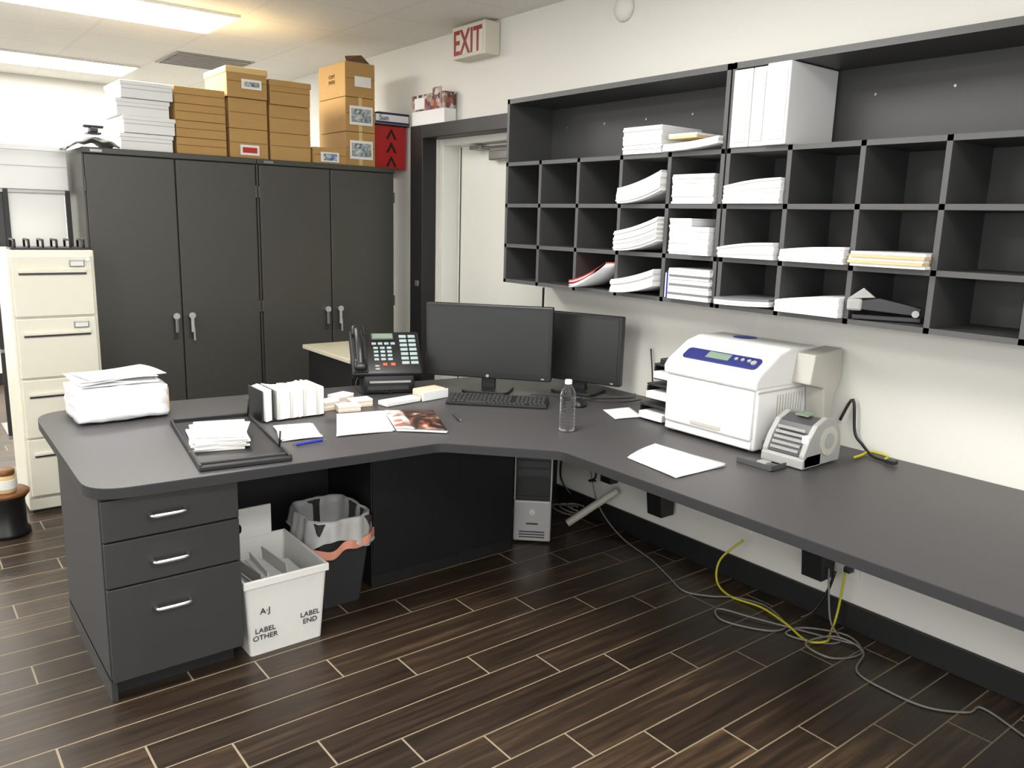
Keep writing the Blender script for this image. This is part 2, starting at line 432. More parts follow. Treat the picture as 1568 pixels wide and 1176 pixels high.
def carton(x0, x1, y0, y1, z0, z1, m, lid=.0, label=None, tape=False, name='cardboard_box', lm=None):
    b = B(name)
    b.box(x0, x1, y0, y1, z0, z1-.001, m, .003)
    if lid: b.box(x0-.005, x1+.005, y0-.006, y1+.005, z1-lid, z1, lm or m, .003)
    if tape: b.box(x0+(x1-x0)*.44, x0+(x1-x0)*.56, y0-.0015, y1, z0+.004, z1+.0005, M_CARDL)
    b.box(x0+.004, x1-.004, y0-.001, y0, z0+(z1-z0)*.52, z0+(z1-z0)*.52+.003, M_CARDD if m is not M_PRN else M_GRP)
    if label:
        lx0, lx1, lz0, lz1, mm = label
        w, h = x1-x0, z1-z0
        b.box(x0+w*lx0, x0+w*lx1, y0-.009, y0-.0065, z0+h*lz0, z0+h*lz1, M_TAPE)
        b.box(x0+w*(lx0+.06), x0+w*(lx1-.06), y0-.0105, y0-.009, z0+h*(lz0+.08), z0+h*(lz1-.08), mm)
    return b.done()
carton(.50, .905, 5.27, 5.60, 1.701, 1.94, M_PRN, .03, name='white_storage_box')
zc = 1.933
for i in range(4):
    d = (.0, .015, -.01, .012)[i]
    carton(1.14+d, 1.415+d*.8, 5.02-d, 5.38, zc+i*.093, zc+.091+i*.093, M_PRN, .022, name='white_paper_box')
for i in range(4): carton(1.437, 1.725, 5.02, 5.38, zc+i*.094, zc+.093+i*.094, M_CARD, .0, tape=False)
carton(1.745, 1.98, 5.02, 5.4, zc, zc+.17, M_CARD, .0, (.25, .75, .1, .45, M_RED))
carton(1.745, 1.98, 5.02, 5.4, zc+.171, zc+.345, M_CARD)
carton(1.735, 1.98, 5.01, 5.4, zc+.347, zc+.52, M_CARD, .035, (.35, .85, .3, .62, M_PIC), lm=M_CARDL)
carton(1.995, 2.26, 5.02, 5.4, zc, zc+.165, M_CARD)
carton(1.995, 2.26, 5.02, 5.4, zc+.166, zc+.33, M_CARD)
carton(1.998, 2.258, 5.01, 5.4, zc+.331, zc+.475, M_CARD, .035)
carton(2.27, 2.498, 5.0, 5.2, zc, zc+.10, M_CARD, 0, (.2, .75, .1, .7, M_PIC))
for i in range(3):
    o = carton(2.51, 2.725, 5.03, 5.43, zc+i*.218, zc+.216+i*.218, M_CARD, .0, (.12, .9, .2, .75, M_PIC) if i < 2 else (.3, .85, .3, .6, M_TAPE), tape=(i < 2))
    if i == 2: text(o, 'print', 'COPY\nPAPER', .035, MF(2.508, 5.22, zc+.56, (0, -1, 0), (0, 0, 1)), M_CARDD)
b = B('open_box_flap'); b.quad([(2.53, 5.05, zc+.655), (2.70, 5.05, zc+.655), (2.68, 5.13, zc+.72), (2.56, 5.13, zc+.70)], M_CARDD)
b.quad([(2.53, 5.06, zc+.656), (2.70, 5.06, zc+.656), (2.70, 5.3, zc+.656), (2.53, 5.3, zc+.656)], M_CARD); b.done()
b = B('red_storage_box')
b.box(2.742, 2.985, 5.07, 5.42, zc, 2.215, M_RED, .003)
b.box(2.735, 3.0, 5.05, 5.42, 2.216, 2.222, M_BLK)
for i in range(3):
    cz = zc+.05+i*.09
    b.prism([(2.83, cz-.035), (2.87, cz+.035), (2.91, cz-.035), (2.895, cz-.035), (2.87, cz+.012), (2.845, cz-.035)], 5.064, 5.07, M_BLK, axis='y')
b.box(2.74, 2.995, 5.045, 5.35, 2.224, 2.285, M_PRN, .003)
b.box(2.74, 2.995, 5.042, 5.046, 2.226, 2.24, M_NAVY)
b.box(2.76, 3.0, 5.05, 5.35, 2.286, 2.30, M_NAVY, .003)
o = b.done()
text(o, 'print', 'Sun', .05, MF(2.80, 5.041, 2.246, (1, 0, 0), (0, 0, 1)), M_NAVY)
b = B('photo_mailer_box')
b.box(2.91, 3.0, 4.47, 4.86, 2.201, 2.29, M_PRN, .002); b.box(2.91, 3.0, 4.47, 4.862, 2.291, 2.39, M_PHOTO, .002)
b.box(2.905, 2.91, 4.50, 4.60, 2.30, 2.42, M_PHOTO); b.box(2.905, 2.91, 4.70, 4.82, 2.30, 2.37, M_PRN)
b.done()
b = B('gray_dust_cover')
def cl(u, v):
    x = .87+u*.25; y = 4.96+v*.29
    z = 1.945+.045*math.sin(u*3.1)*(.6+.4*math.sin(v*3.14))+.008*math.sin(u*17+v*9)
    if x < .93: z -= (.93-x)*.35
    return (x, y, z)
b.grid(cl, 18, 10, M_CLOTH, .006); b.done()
b = B('desk_stapler')
b.box(.97, 1.04, 5.0, 5.08, 2.002, 2.012, M_BLKP, .003); b.box(.985, 1.025, 5.0, 5.07, 2.012, 2.035, M_DKP, .005); b.box(.955, 1.055, 5.01, 5.05, 2.035, 2.05, M_BLKP, .005); b.done()

# ================= CUBBIES
ZR = [1.275, 1.482, 1.692, 1.905, 2.225]
def cubby(ya, yb):
    b = B('pigeonhole_shelf_unit')
    x0, x1 = 2.70, XW-.002; t = .019
    n = 5; w = (ya-yb)/n
    def panel(y0, y1, z0, z1):
        b.box(x0+.003, x1, y0, y1, z0, z1, M_CUB); b.box(x0, x0+.003, y0, y1, z0, z1, M_CUBE)
    b.box(x1-.01, x1, yb, ya, ZR[0], ZR[-1], M_CUB)
    for i in range(n+1):
        y = ya-i*w
        zt = ZR[-1] if i in (0, n) else ZR[3]
        if i == 0: panel(y-t, y, ZR[0], zt)
        elif i == n: panel(y, y+t, ZR[0], zt)
        else: panel(y-t/2, y+t/2, ZR[0], zt)
    for k, z in enumerate(ZR):
        h = t if k < 4 else .024
        if k == 4: panel(yb, ya, z-h, z)
        else: panel(yb+.001, ya-.001, z-(t if k else 0), z+(0 if k else t))
    for i in range(n):
        b.cyl((x1-.014, ya-(i+.5)*w, 2.10), (x1-.01, ya-(i+.5)*w, 2.10), .005, M_GRYM, n=10)
    b.done()
cubby(3.54, 2.112); cubby(2.104, .674); cubby(.666, -.76)
ys1 = [3.54-i*.2856 for i in range(6)]; ys2 = [2.104-i*.286 for i in range(6)]
ZB = {0: 1.693, 1: 1.483, 2: 1.295, 't': 1.906}

def stack(yl, yr, z, h, curl=0., x0=2.68, x1=2.95, name='paper_stack', m=M_PAP, n=None, jit=.004, skew=0, drop=0):
    b = B(name)
    n = n or max(2, int(h/.009)); th = h/n
    for k in range(n):
        dj = random.uniform(-jit, jit); dk = random.uniform(-jit, jit)
        s0, s1 = yl+dj*.5, yr+dj*.5; xa, xb = x0+dk+skew*k, x1
        zz = z+k*th
        fall = drop*k/n
        def top(u, v, zz=zz, s0=s0, s1=s1, xa=xa, xb=xb):
            return (xa+(xb-xa)*v, s0+(s1-s0)*u, zz+curl*u*u-fall*(1-u)**2)
        tb = bmesh.new(); N = 8; rows = []
        for i in range(N+1):
            u = i/N; r = []
            for v, q in ((0, 0), (1, 0), (1, 1), (0, 1)):
                p = top(u, v); r.append(tb.verts.new((p[0], p[1], p[2]+q*(th-.0006))))
            rows.append(r)
        for A, C in zip(rows, rows[1:]):
            for i in range(4): tb.faces.new((A[i], C[i], C[(i+1) % 4], A[(i+1) % 4]))
        tb.faces.new(rows[0]); tb.faces.new(rows[-1][::-1])
        b.add(tb, m if not isinstance(m, (list, tuple)) else m[k % len(m)])
    return b.done()
g = .014
def cell(ys, i): return ys[i]-g, ys[i+1]+g
a, c = cell(ys1, 3); stack(a-.0, c+.03, ZB['t'], .115, 0, 2.69, name='mail_envelope_stack')
a, c = cell(ys1, 4); stack(a+.03, c+.0, ZB['t'], .03, .02, 2.67, m=[M_PAP, M_PAP2])
stack(a+.02, (a+c)/2, ZB['t']+.052, .02, .0, 2.69, m=[M_MAN, M_PAP])
a, c = cell(ys1, 3); stack(a, c, ZB[0], .085, .055, 2.665, m=[M_PAP, M_PAP, M_PAP2], drop=.02)
stack(a, c, ZB[1], .105, .05, 2.66, m=[M_PAP, M_PAP2], drop=.02)
stack(a, c, ZB[2], .075, .045, 2.655, m=[M_PAP, M_PAP, M_PAP2], drop=.02)
a, c = cell(ys1, 4); stack(a-.01, c+.03, ZB[0], .12, 0, 2.70, name='mail_envelope_stack')
stack(a-.01, (a+c)/2, ZB[1], .15, 0, 2.70, name='mail_envelope_stack'); stack((a+c)/2-.008, c+.02, ZB[1], .115, 0, 2.68, name='mail_envelope_stack')
stack(a-.04, c, ZB[2], .13, 0, 2.68, m=[M_PAP, M_PAP2, M_INKG, M_PAP])
b = B('postcard_bundle'); 
for k in range(4): b.box(2.70, 2.86, a-.033+k*.008, a-.027+k*.008, ZB[2], ZB[2]+.13-k*.008, (M_NAVY, M_PAP, M_BLUP, M_PAP)[k])
b.done()
a, c = cell(ys1, 2)
b = B('hanging_folder')
for k, (m, d) in enumerate(((M_PAP, 0), (M_PAP, .012), (M_RED, .024), (M_PAP, .036), (M_RED, .046))):
    b.grid(lambda u, v, d=d: (2.65+v*.28, a-.005-u*(a-c-.01), ZB[2]+.004+d*.7+.125*u**1.5*(1-.25*d/.05)), 8, 1, m, .006)
b.done()
a, c = cell(ys2, 0)
b = B('white_ring_binder')
z0, z1 = ZB['t'], ZB['t']+.288
b.box(2.69, 2.975, a-.088, a-.003, z0, z1, M_PRN, .004); b.box(2.685, 2.691, a-.075, a-.016, z0+.02, z1-.02, M_PAP)
b.cyl((2.684, a-.045, z0+.05), (2.69, a-.045, z0+.05), .012, M_CHR)
b.done()
b = B('white_ring_binder')
b.box(2.69, 2.975, a-.158, a-.092, z0, z1, M_PRN, .004); b.box(2.685, 2.691, a-.15, a-.10, z0+.02, z1-.02, M_PAP); b.cyl((2.684, a-.125, z0+.05), (2.69, a-.125, z0+.05), .012, M_CHR); b.done()
b = B('white_ring_binder')
b.box(2.675, 2.985, c-.005, a-.162, z0, z1+.004, M_PRN, .004); b.box(2.671, 2.676, c+.005, a-.17, z0+.02, z1-.02, M_PAP); b.done()
stack(a-.0, c+.0, ZB[0], .095, -.0, 2.68, m=M_PAP, drop=.03)
stack(a, c, ZB[1], .065, .0, 2.67, m=M_PAP, drop=.03)
stack(a, c, ZB[2], .03, .01, 2.67, m=[M_PAP, M_PAP, M_INKG, M_PAP])
a, c = cell(ys2, 1)
stack(a, c, ZB[1], .06, 0, 2.67, drop=.02); stack(a, c, ZB[2], .07, 0, 2.67, drop=.03)
a, c = cell(ys2, 2)
stack(a, c, ZB[1], .05, .0, 2.66, m=[M_PAP, M_MAN, M_PAP, M_MAN], jit=.015, name='manila_envelope_stack')
b = B('heavy_duty_stapler')
b.M = T(2.77, a-.12, ZB[2]+.001) @ RZ(-62)
b.box(-.13, .09, -.024, .024, 0, .018, M_BLKP, .004); b.prism([(-.12, .035), (.08, .022), (.09, .05), (-.05, .078), (-.12, .065)], -.018, .018, M_BLKP, axis='y', bev=.003)
b.box(-.15, -.10, -.024, .024, .03, .072, M_GRP, .008); b.cyl((.07, -.02, .03), (.07, .02, .03), .012, M_GRYM)
b.prism([(-.15, .07), (-.06, .078), (-.10, .11)], -.014, .014, M_GRP, axis='y', bev=.002)
b.done()

# ================= DESK OBJECTS
ZD = .7515
b = B('wrapped_paper_bundle')
def wrapf(x0, x1, y0, y1, z0, z1, seed):
    random.seed(seed)
    tb = bmesh.new(); bmesh.ops.create_cube(tb, size=1)
    bmesh.ops.subdivide_edges(tb, edges=tb.edges[:], cuts=7, use_grid_fill=True)
    for v in tb.verts:
        c = v.co; k = max(abs(c.x), abs(c.y))*2
        r = 1-.10*(max(0, abs(c.x)*2-.6)*max(0, abs(c.y)*2-.6))*4
        v.co = Vector((c.x*r, c.y*r, c.z*(1-.18*k**4)))
        if c.z > -.49: v.co += Vector((random.uniform(-.012, .012), random.uniform(-.012, .012), random.uniform(-.03, .03)))
    tb.transform(T((x0+x1)/2, (y0+y1)/2, (z0+z1)/2) @ Matrix.Diagonal((x1-x0, y1-y0, z1-z0, 1)))
    for v in tb.verts: v.co.z = max(v.co.z, z0)
    b.add(tb, M_WRAP, True)
wrapf(.565, .925, 3.50, 3.80, ZD, .90, 4)
for k, (dx, dy, r) in enumerate(((0, 0, 2), (.01, .01, -5), (-.01, .0, 6), (.02, .01, 12))):
    S = b.M; b.M = T(.74+dx, 3.65+dy, .0) @ RZ(r)
    b.grid(lambda u, v, k=k: (-.15+u*.30, -.12+v*.24, .905+k*.008+.010*math.sin(u*4+k)*math.sin(v*3+k*2)), 10, 10, M_PAP, .003)
    b.M = S
b.box(.895, .935, 3.56, 3.76, .76, .87, M_MAN, .008)
b.done()
random.seed(8)

b = B('black_letter_tray')
b.M = T(.985, 2.99, ZD) @ RZ(-8)
b.box(-.155, .155, -.34, .36, 0, .008, M_BLKP, .003)
for x in (-.155, .145): b.box(x, x+.01, -.34, .36, 0, .022, M_BLKP, .003)
b.box(-.155, .155, .35, .36, 0, .022, M_BLKP, .003); b.box(-.155, .155, -.345, -.335, 0, .016, M_BLKP, .003)
b.box(-.155, .155, -.29, -.28, 0, .016, M_DKP, .003)
b.tube([(.14, .30, .02), (.145, .30, .09), (.145, .31, .095)], .004, M_BLKP, sub=1); b.tube([(.14, -.22, .02), (.145, -.22, .08)], .004, M_BLKP, sub=1)
b.done()
b = B('mail_pile')
for k in range(5):
    b.M = T(.945+k*.004, 3.0, ZD+.009+k*.008) @ RZ(-14+random.uniform(-4, 4)); b.box(-.095, .095, -.15, .15, 0, .0072, M_PAP if k % 2 else M_PAP2, .001)
b.M = T(.97, 2.98, ZD+.05) @ RZ(-25); b.box(-.085, .085, -.11, .11, 0, .004, M_PAP)
b.done()

b = B('envelope_rack')
b.M = T(1.20, 3.22, ZD) @ RZ(0)
b.box(0, .28, -.02, .18, 0, .006, M_BLKP, .002)
for k in range(2): b.box(.0+k*.045, .006+k*.045, -.02, .13, .006, .135, M_BLKP, .002)
for k in range(3): b.box(.010+k*.011, .020+k*.011, -.04+k*.008, .13, .006, .13+k*.003, M_PAP)
for k in range(18):
    b.box(.062+k*.0118, .0732+k*.0118, -.03+random.uniform(-.004, .004), .15, .006, .125+random.uniform(-.004, .006), M_PAP if k % 5 else M_PAP2, .001)
b.done()
b = B('sticky_note_pads')
for (x, y, w, h, a) in ((1.54, 3.29, .08, .045, 10), (1.60, 3.22, .10, .03, -12), (1.63, 3.35, .10, .05, 20), (1.69, 3.28, .10, .035, -5)):
    b.M = T(x, y, ZD) @ RZ(a)
    for k in range(4): b.box(-w/2, w/2, -w/3, w/3, k*h/4, (k+1)*h/4-.001, (M_PINK, M_PAP)[k % 2])
b.done()
b = B('rolled_label_strip')
b.M = T(1.97, 3.25, ZD) @ RZ(8)
b.box(-.20, .0, -.04, .03, 0, .022, M_PAP, .004); b.box(.01, .15, -.05, .04, 0, .05, M_PINK, .008, seg=3); b.box(.0, .16, -.055, -.045, .0, .045, M_PAP, .003); b.done()
def sheet(name, pts, m, n=1, dz=.002, lift=.004, th=.0015, z=ZD, b=None, j0=.012):
    own = b is None
    b = b or B(name)
    for k in range(n):
        j = [(random.uniform(-j0, j0)*(k > 0), random.uniform(-j0, j0)*(k > 0)) for _ in pts]
        P = [Vector((p[0]+q[0], p[1]+q[1], 0)) for p, q in zip(pts, j)]
        def f(u, v):
            q = (P[0]*(1-u)+P[1]*u)*(1-v)+(P[3]*(1-u)+P[2]*u)*v
            return (q.x, q.y, z+th+.001+k*dz+lift*math.sin(u*3.1+k*.3)*math.sin(v*2.5+.5)**2)
        b.grid(f, 12, 12, m, th)
    return b.done() if own else None
sheet('loose_paper', [(1.36, 2.84), (1.585, 2.79), (1.72, 3.12), (1.53, 3.17)], M_PAP, 3, lift=.006)
b = B('open_magazine')
sheet('', [(1.595, 2.785), (1.655, 2.735), (1.775, 3.05), (1.715, 3.09)], M_MAGL, 1, lift=.012, z=ZD+.012, b=b)
sheet('', [(1.655, 2.735), (1.755, 2.65), (1.90, 2.98), (1.775, 3.05)], M_MAG, 1, lift=.012, z=ZD+.012, b=b)
sheet('', [(1.60, 2.785), (1.757, 2.652), (1.90, 2.98), (1.715, 3.088)], M_PAP, 5, dz=.002, lift=.006, z=ZD, b=b, j0=.004)
b.done()
sheet('receipt_papers', [(1.155, 2.88), (1.31, 2.86), (1.37, 3.08), (1.22, 3.12)], M_PAP, 3, lift=.012)
sheet('printed_papers', [(2.124, 1.995), (2.092, 1.74), (2.36, 1.735), (2.338, 2.06)], M_PAP, 4, lift=.006)
sheet('note_paper', [(2.52, 2.46), (2.66, 2.42), (2.74, 2.58), (2.60, 2.62)], M_PAP, 2)
def pen(x, y, a, m):
    b = B('ballpoint_pen'); b.M = T(x, y, ZD+.006) @ RZ(a)
    b.cyl((-.06, 0, 0), (.05, 0, 0), .0055, m, n=12); b.cyl((.05, 0, 0), (.068, 0, 0), .005, M_CHR, .001, n=12); b.cyl((-.075, 0, 0), (-.06, 0, 0), .003, M_CHR, n=8); b.box(-.06, -.02, -.002, .002, .005, .009, M_CHR); b.done()
pen(1.235, 2.80, 5, M_BLUP); pen(1.935, 2.85, 70, M_DKP)

b = B('desk_telephone')
b.M = T(1.965, 3.53, ZD) @ RZ(-22)
b.box(-.12, .13, -.10, .12, 0, .10, M_BLKP, .01, seg=3)
b.box(-.09, .11, -.104, -.098, .055, .065, M_GRP); b.box(-.10, .10, -.103, -.099, .02, .04, M_DKP)
base = b.M.copy()
b.M = base @ T(0, -.05, .10) @ Matrix.Rotation(math.radians(42), 4, 'X') @ Matrix.Diagonal((1.12, 1.0, 1.0, 1))
b.box(-.155, .155, -.045, .225, 0, .045, M_BLKP, .012, seg=3)
b.box(-.155, -.085, -.04, .22, .045, .06, M_DKP, .008)
b.tube([(-.12, -.02, .085), (-.12, .05, .105), (-.12, .13, .105), (-.12, .20, .085)], .019, M_BLKP, n=12)
b.box(-.148, -.092, -.045, .02, .06, .10, M_BLKP, .016, seg=3); b.box(-.148, -.092, .165, .23, .06, .10, M_BLKP, .016, seg=3)
b.box(-.06, .04, .165, .205, .045, .055, M_DGP, .003); b.box(-.055, .035, .17, .20, .055, .057, M_LCD)
for i in range(3):
    for j in range(4): b.box(-.055+i*.03, -.034+i*.03, .035+j*.024, .049+j*.024, .045, .051, M_TEAL, .002)
for i in range(4): b.box(-.06+i*.028, -.040+i*.028, .135, .150, .045, .050, M_TEAL, .002)
for i in range(2):
    for j in range(7): b.box(.065+i*.04, .098+i*.04, .01+j*.028, .028+j*.028, .045, .050, M_TEAL, .002)
b.box(-.02, .0, .0, .018, .045, .052, M_ORG, .002); b.box(.015, .035, .0, .018, .045, .052, M_ORG, .002)
for j in range(2): b.box(-.055, -.035, -.005-j*.018, .006-j*.018, .045, .051, M_GRP, .002)
b.M = base
co = [(-.14+.0016*i*1.0, -.13+.03*math.sin(i*.03)+.008*math.cos(i*.9), .012+.008*math.sin(i*.9)) for i in range(100)]
b.tube(co, .0022, M_BLKP, n=5, sub=1)
b.tube([(-.13, -.08, .12), (-.16, -.11, .05), (-.14, -.12, .01)], .003, M_BLKP)
b.done()
b = B('side_table')
b.box(1.99, 2.42, 3.98, 4.60, .81, .835, M_BEI, .004)
b.box(2.02, 2.40, 4.01, 4.58, 0, .81, M_BLK, .002)
b.done()

def monitor(cx, cy, ang, w, z0, z1, depth=.0, logo=True):
    b = B('computer_monitor'); b.M = T(cx, cy, 0) @ RZ(ang)
    b.box(-w/2, w/2, -.0, .04, z0, z1, M_BLKP, .006)
    b.box(-w/2+.018, w/2-.018, -.0015, .0, z0+.03, z1-.018, M_SCR)
    b.box(-w*.3, w*.3, .04, .07, z0+.05, z1-.06, M_BLKP, .012)
    b.box(-.035, .035, .02, .055, ZD+.01, z0+.12, M_BLKP, .006)
    b.prism(round_poly([(-.12, -.08, .04), (.12, -.08, .04), (.12, .12, .04), (-.12, .12, .04)]), ZD, ZD+.014, M_BLKP, bev=.003)
    if logo: b.cyl((0, -.002, z0+.014), (0, .0, z0+.014), .008, M_GRP, n=16)
    b.box(w/2-.05, w/2-.035, -.002, 0, z0+.01, z0+.016, M_GRP)
    b.done()
monitor(2.385, 3.24, -49, .65, .817, 1.19)
monitor(2.77, 2.99, -69, .47, .805, 1.155, logo=False)

b = B('computer_keyboard'); b.M = T(2.265, 2.99, ZD) @ RZ(-44) @ Matrix.Diagonal((1.06, 1, 1, 1))
b.prism([(-.075, 0), (.075, 0), (.075, .026), (-.075, .012)], -.225, .225, M_BLKP, axis='x', bev=.003)
for j in range(6):
    y = .058-j*.0225 - (.004 if j else 0)
    z = .0255-(.075-y)*.0933
    x = -.216
    while x < .205:
        w = .0165
        if j == 5 and -.15 < x < -.05: w = .10
        if not (.068 < x+w/2 < .078 or .136 < x+w/2 < .144):
            b.box(x, x+w, y-.009, y+.009, z-.002, z+.006, M_DKP, .0015)
        x += w+.0022
b.done()
b = B('computer_mouse'); b.M = T(2.575, 2.75, ZD) @ RZ(-50); b.ball((0, 0, .0), .032, .055, .035, M_BLKP, 0.0); b.box(-.001, .001, .0, .05, .02, .034, M_DKP); b.done()

b = B('water_bottle'); c = (2.205, 2.43, ZD)
pr = [(.028, 0), (.032, .006)]
for i in range(9):
    z = .014+i*.014; pr += [(.0325, z), (.0300, z+.005), (.0325, z+.010)]
pr += [(.032, .15), (.028, .17), (.018, .188), (.0125, .197), (.0125, .205)]
b.lathe(pr, c, M_PET, 32)
b.lathe([(.0145, .198), (.0148, .2), (.0148, .213), (.0135, .216), (.0, .216)], c, M_CAP, 24)
b.done()

b = B('tiered_card_organizer')
for k in range(3):
    z = ZD+k*.085; x = 2.64+k*.04
    b.box(x, x+.17, 2.265, 2.43, z, z+.008, M_BLKP, .002); b.box(x+.16, x+.17, 2.265, 2.43, z, z+.08, M_BLKP, .002)
    b.box(x, x+.17, 2.265, 2.272, z, z+.06, M_BLKP, .002); b.box(x, x+.17, 2.423, 2.43, z, z+.06, M_BLKP, .002)
    b.box(x-.02, x+.13, 2.28, 2.415, z+.009, z+.04, M_PAP, .003)
    b.box(x, x+.165, 2.265, 2.43, z+.062, z+.072, M_BLKP, .002)
b.box(2.75, 2.90, 2.27, 2.425, ZD+.235, ZD+.262, M_BLKP, .005)
b.done()

b = B('office_printer')
y0, y1 = 1.775, 2.225
b.box(2.575, 2.965, y0, y1, ZD+.008, 1.03, M_PRN, .012, seg=3)
b.prism([(2.555, 1.0), (2.553, 1.035), (2.575, 1.06), (2.69, 1.13), (2.76, 1.148), (2.93, 1.148), (2.965, 1.13), (2.965, 1.0)], y0-.004, y1+.004, M_PRN, axis='y', bev=.009)
b.box(2.560, 2.58, y0+.01, y1-.01, .80, .995, M_PRN, .008, seg=3)
b.box(2.566, 2.58, y0+.01, y1-.01, .765, .795, M_PRN, .006)
b.box(2.556, 2.562, y0+.15, y1-.15, .812, .83, M_PRG, .003)
for y in (y0+.03, y1-.03):
    for x in (2.61, 2.93): b.cyl((x, y, ZD), (x, y, ZD+.01), .018, M_DKP, n=12)
sl = MF(2.62, (y0+y1)/2, 1.0895, (0, -1, 0), (.115, 0, .07))
b.M = sl
b.prism(round_poly([(-.17, -.035, .02), (.19, -.035, .02), (.19, .03, .02), (-.17, .03, .02)]), -.001, .004, M_BLUE)
b.box(-.06, .05, -.015, .022, .004, .006, M_LCD)
for i in range(3): b.cyl((.08+i*.03, .005, .003), (.08+i*.03, .005, .008), .008, M_GRP, n=14)
b.cyl((.165, -.002, .003), (.165, -.002, .009), .012, M_GRP, n=16)
b.M = T(2.86, 2.06, 1.1485); b.lathe([(.05, 0), (.045, .002), (0, .003)], (0, 0, 0), M_BLUP); b.M = Matrix()
for i in range(10): b.box(2.70+i*.018, 2.706+i*.018, y0-.002, y0, .87, .97, M_PRG)
b.box(2.62, 2.64, y0-.004, y0, .765, .80, M_PRG); b.box(2.575, 2.96, y0-.002, y0, .985, .992, M_PRG)
b.prism([(2.78, 1.015), (2.80, 1.13), (2.99, 1.145), (3.0, 1.02), (2.96, .96), (2.95, .86), (2.90, .86), (2.88, .99)], y0-.085, y0-.002, M_PRG, axis='y', bev=.006)
b.done()

b = B('label_printer')
y0, y1 = 1.545, 1.72
prof = [(2.555, ZD+.004), (2.55, ZD+.05), (2.575, ZD+.10), (2.62, ZD+.155), (2.68, ZD+.178), (2.74, ZD+.165), (2.78, ZD+.12), (2.79, ZD+.06), (2.785, ZD+.004)]
b.prism(prof, y0, y0+.022, M_GRP, axis='y', bev=.004); b.prism(prof, y1-.022, y1, M_GRP, axis='y', bev=.004)
b.prism([(x*.96+.107, (z-ZD)*.96+ZD) for x, z in prof], y0+.02, y1-.02, M_DGP, axis='y')
b.prism([(2.545, ZD+.003), (2.545, ZD+.035), (2.57, ZD+.05), (2.66, ZD+.05), (2.66, ZD+.003)], y0+.0, y1-.0, M_GRP, axis='y', bev=.003)
b.cyl((2.70, y0-.004, ZD+.09), (2.70, y0+.002, ZD+.09), .055, M_PRG, n=28); b.cyl((2.70, y0-.006, ZD+.09), (2.70, y0-.003, ZD+.09), .03, M_GRP, n=24)
for i in range(5): b.box(2.553+i*.009, 2.557+i*.009, y0+.03, y1-.03, ZD+.055+i*.018, ZD+.066+i*.018, M_GRP, .001)
b.box(2.57, 2.60, y0+.002, y0+.03, ZD+.09, ZD+.12, M_TAPE, .005)
b.prism([(2.65, ZD+.172), (2.70, ZD+.178), (2.70, ZD+.18), (2.65, ZD+.176)], y0+.06, y1-.06, M_LCD, axis='y')
b.done()
b = B('label_catch_tray')
b.box(2.44, 2.53, 1.60, 1.75, ZD, ZD+.004, M_DGP); b.box(2.44, 2.445, 1.60, 1.75, ZD, ZD+.02, M_DGP); b.box(2.44, 2.53, 1.60, 1.604, ZD, ZD+.02, M_DGP); b.box(2.46, 2.50, 1.64, 1.68, ZD+.004, ZD+.02, M_GRP, .004); b.done()

# ================= UNDER DESK
b = B('computer_tower'); b.M = T(2.49, 2.975, 0) @ RZ(-42)
w = .095
b.box(-w, w, .02, .36, .01, .46, M_BLKP, .004)
b.box(-w, w, .0, .02, .225, .46, M_BLKP, .006); b.box(-w, w, -.004, .02, .01, .225, M_SIL, .008)
b.box(-w, -w+.008, -.002, .02, .225, .46, M_SIL, .002); b.box(w-.008, w, -.002, .02, .225, .46, M_SIL, .002)
b.box(-w+.012, w-.012, -.004, .0, .40, .435, M_DKP, .002); b.box(-w+.012, w-.012, -.004, .0, .355, .39, M_DKP, .002); b.box(-w+.012, w-.012, -.003, .0, .25, .34, M_BLK, .002)
b.cyl((0, -.008, .165), (0, -.003, .165), .016, M_CHR, n=20)
for i in range(3): b.box(-w+.03, w-.03, -.006, -.003, .03+i*.014, .036+i*.014, M_DKP)
b.box(-.03, .03, -.006, -.003, .10, .108, M_DKP)
for x in (-.07, .07):
    for y in (.05, .33): b.box(x-.015, x+.015, y-.02, y+.02, 0, .012, M_BLK)
b.done()

def bin_shell(b, bx0, bx1, by0, by1, ex, h, m, t=.006, z=.0):
    tb = bmesh.new()
    def ring(e, zz, i=0): return [tb.verts.new(p) for p in ((bx0-e+i, by0-e+i, zz), (bx1+e-i, by0-e+i, zz), (bx1+e-i, by1+e-i, zz), (bx0-e+i, by1+e-i, zz))]
    A = ring(0, z); C = ring(ex, z+h); D = ring(ex, z+h, t); E = ring(0, z+t, t)
    for P, Q in ((A, C), (C, D), (D, E)):
        for i in range(4): tb.faces.new((P[i], P[(i+1) % 4], Q[(i+1) % 4], Q[i]))
    tb.faces.new(A[::-1]); tb.faces.new(E)
    bmesh.ops.bevel(tb, geom=[e for e in tb.edges if abs(e.verts[0].co.z-e.verts[1].co.z) > .1], offset=.012, segments=3, affect='EDGES', profile=.5)
    b.add(tb, m)
b = B('mail_tote')
bin_shell(b, .945, 1.225, 2.715, 3.09, .02, .30, M_BIN, .006)
ex = .02
for (a) in ((.92, 1.25, 2.688, 2.70), (.92, 1.25, 3.105, 3.117), (.92, .932, 2.69, 3.115), (1.238, 1.25, 2.69, 3.115)):
    b.box(*a, .275, .306, M_BIN, .004)
b.box(.93, 1.19, 3.105, 3.115, .29, .43, M_BIN, .004)
b.box(.96, 1.06, 3.098, 3.106, .33, .37, M_BLK, .012)
for k in range(9):
    b.M = T(.965+k*.022, 2.90, .012) @ Matrix.Rotation(math.radians(-8+random.uniform(-6, 6)), 4, 'Y') @ RZ(random.uniform(-6, 6))
    b.box(-.002, .002, -.12, .10, 0, .24+random.uniform(-.03, .05), M_PAP if k % 2 else M_PAP2)
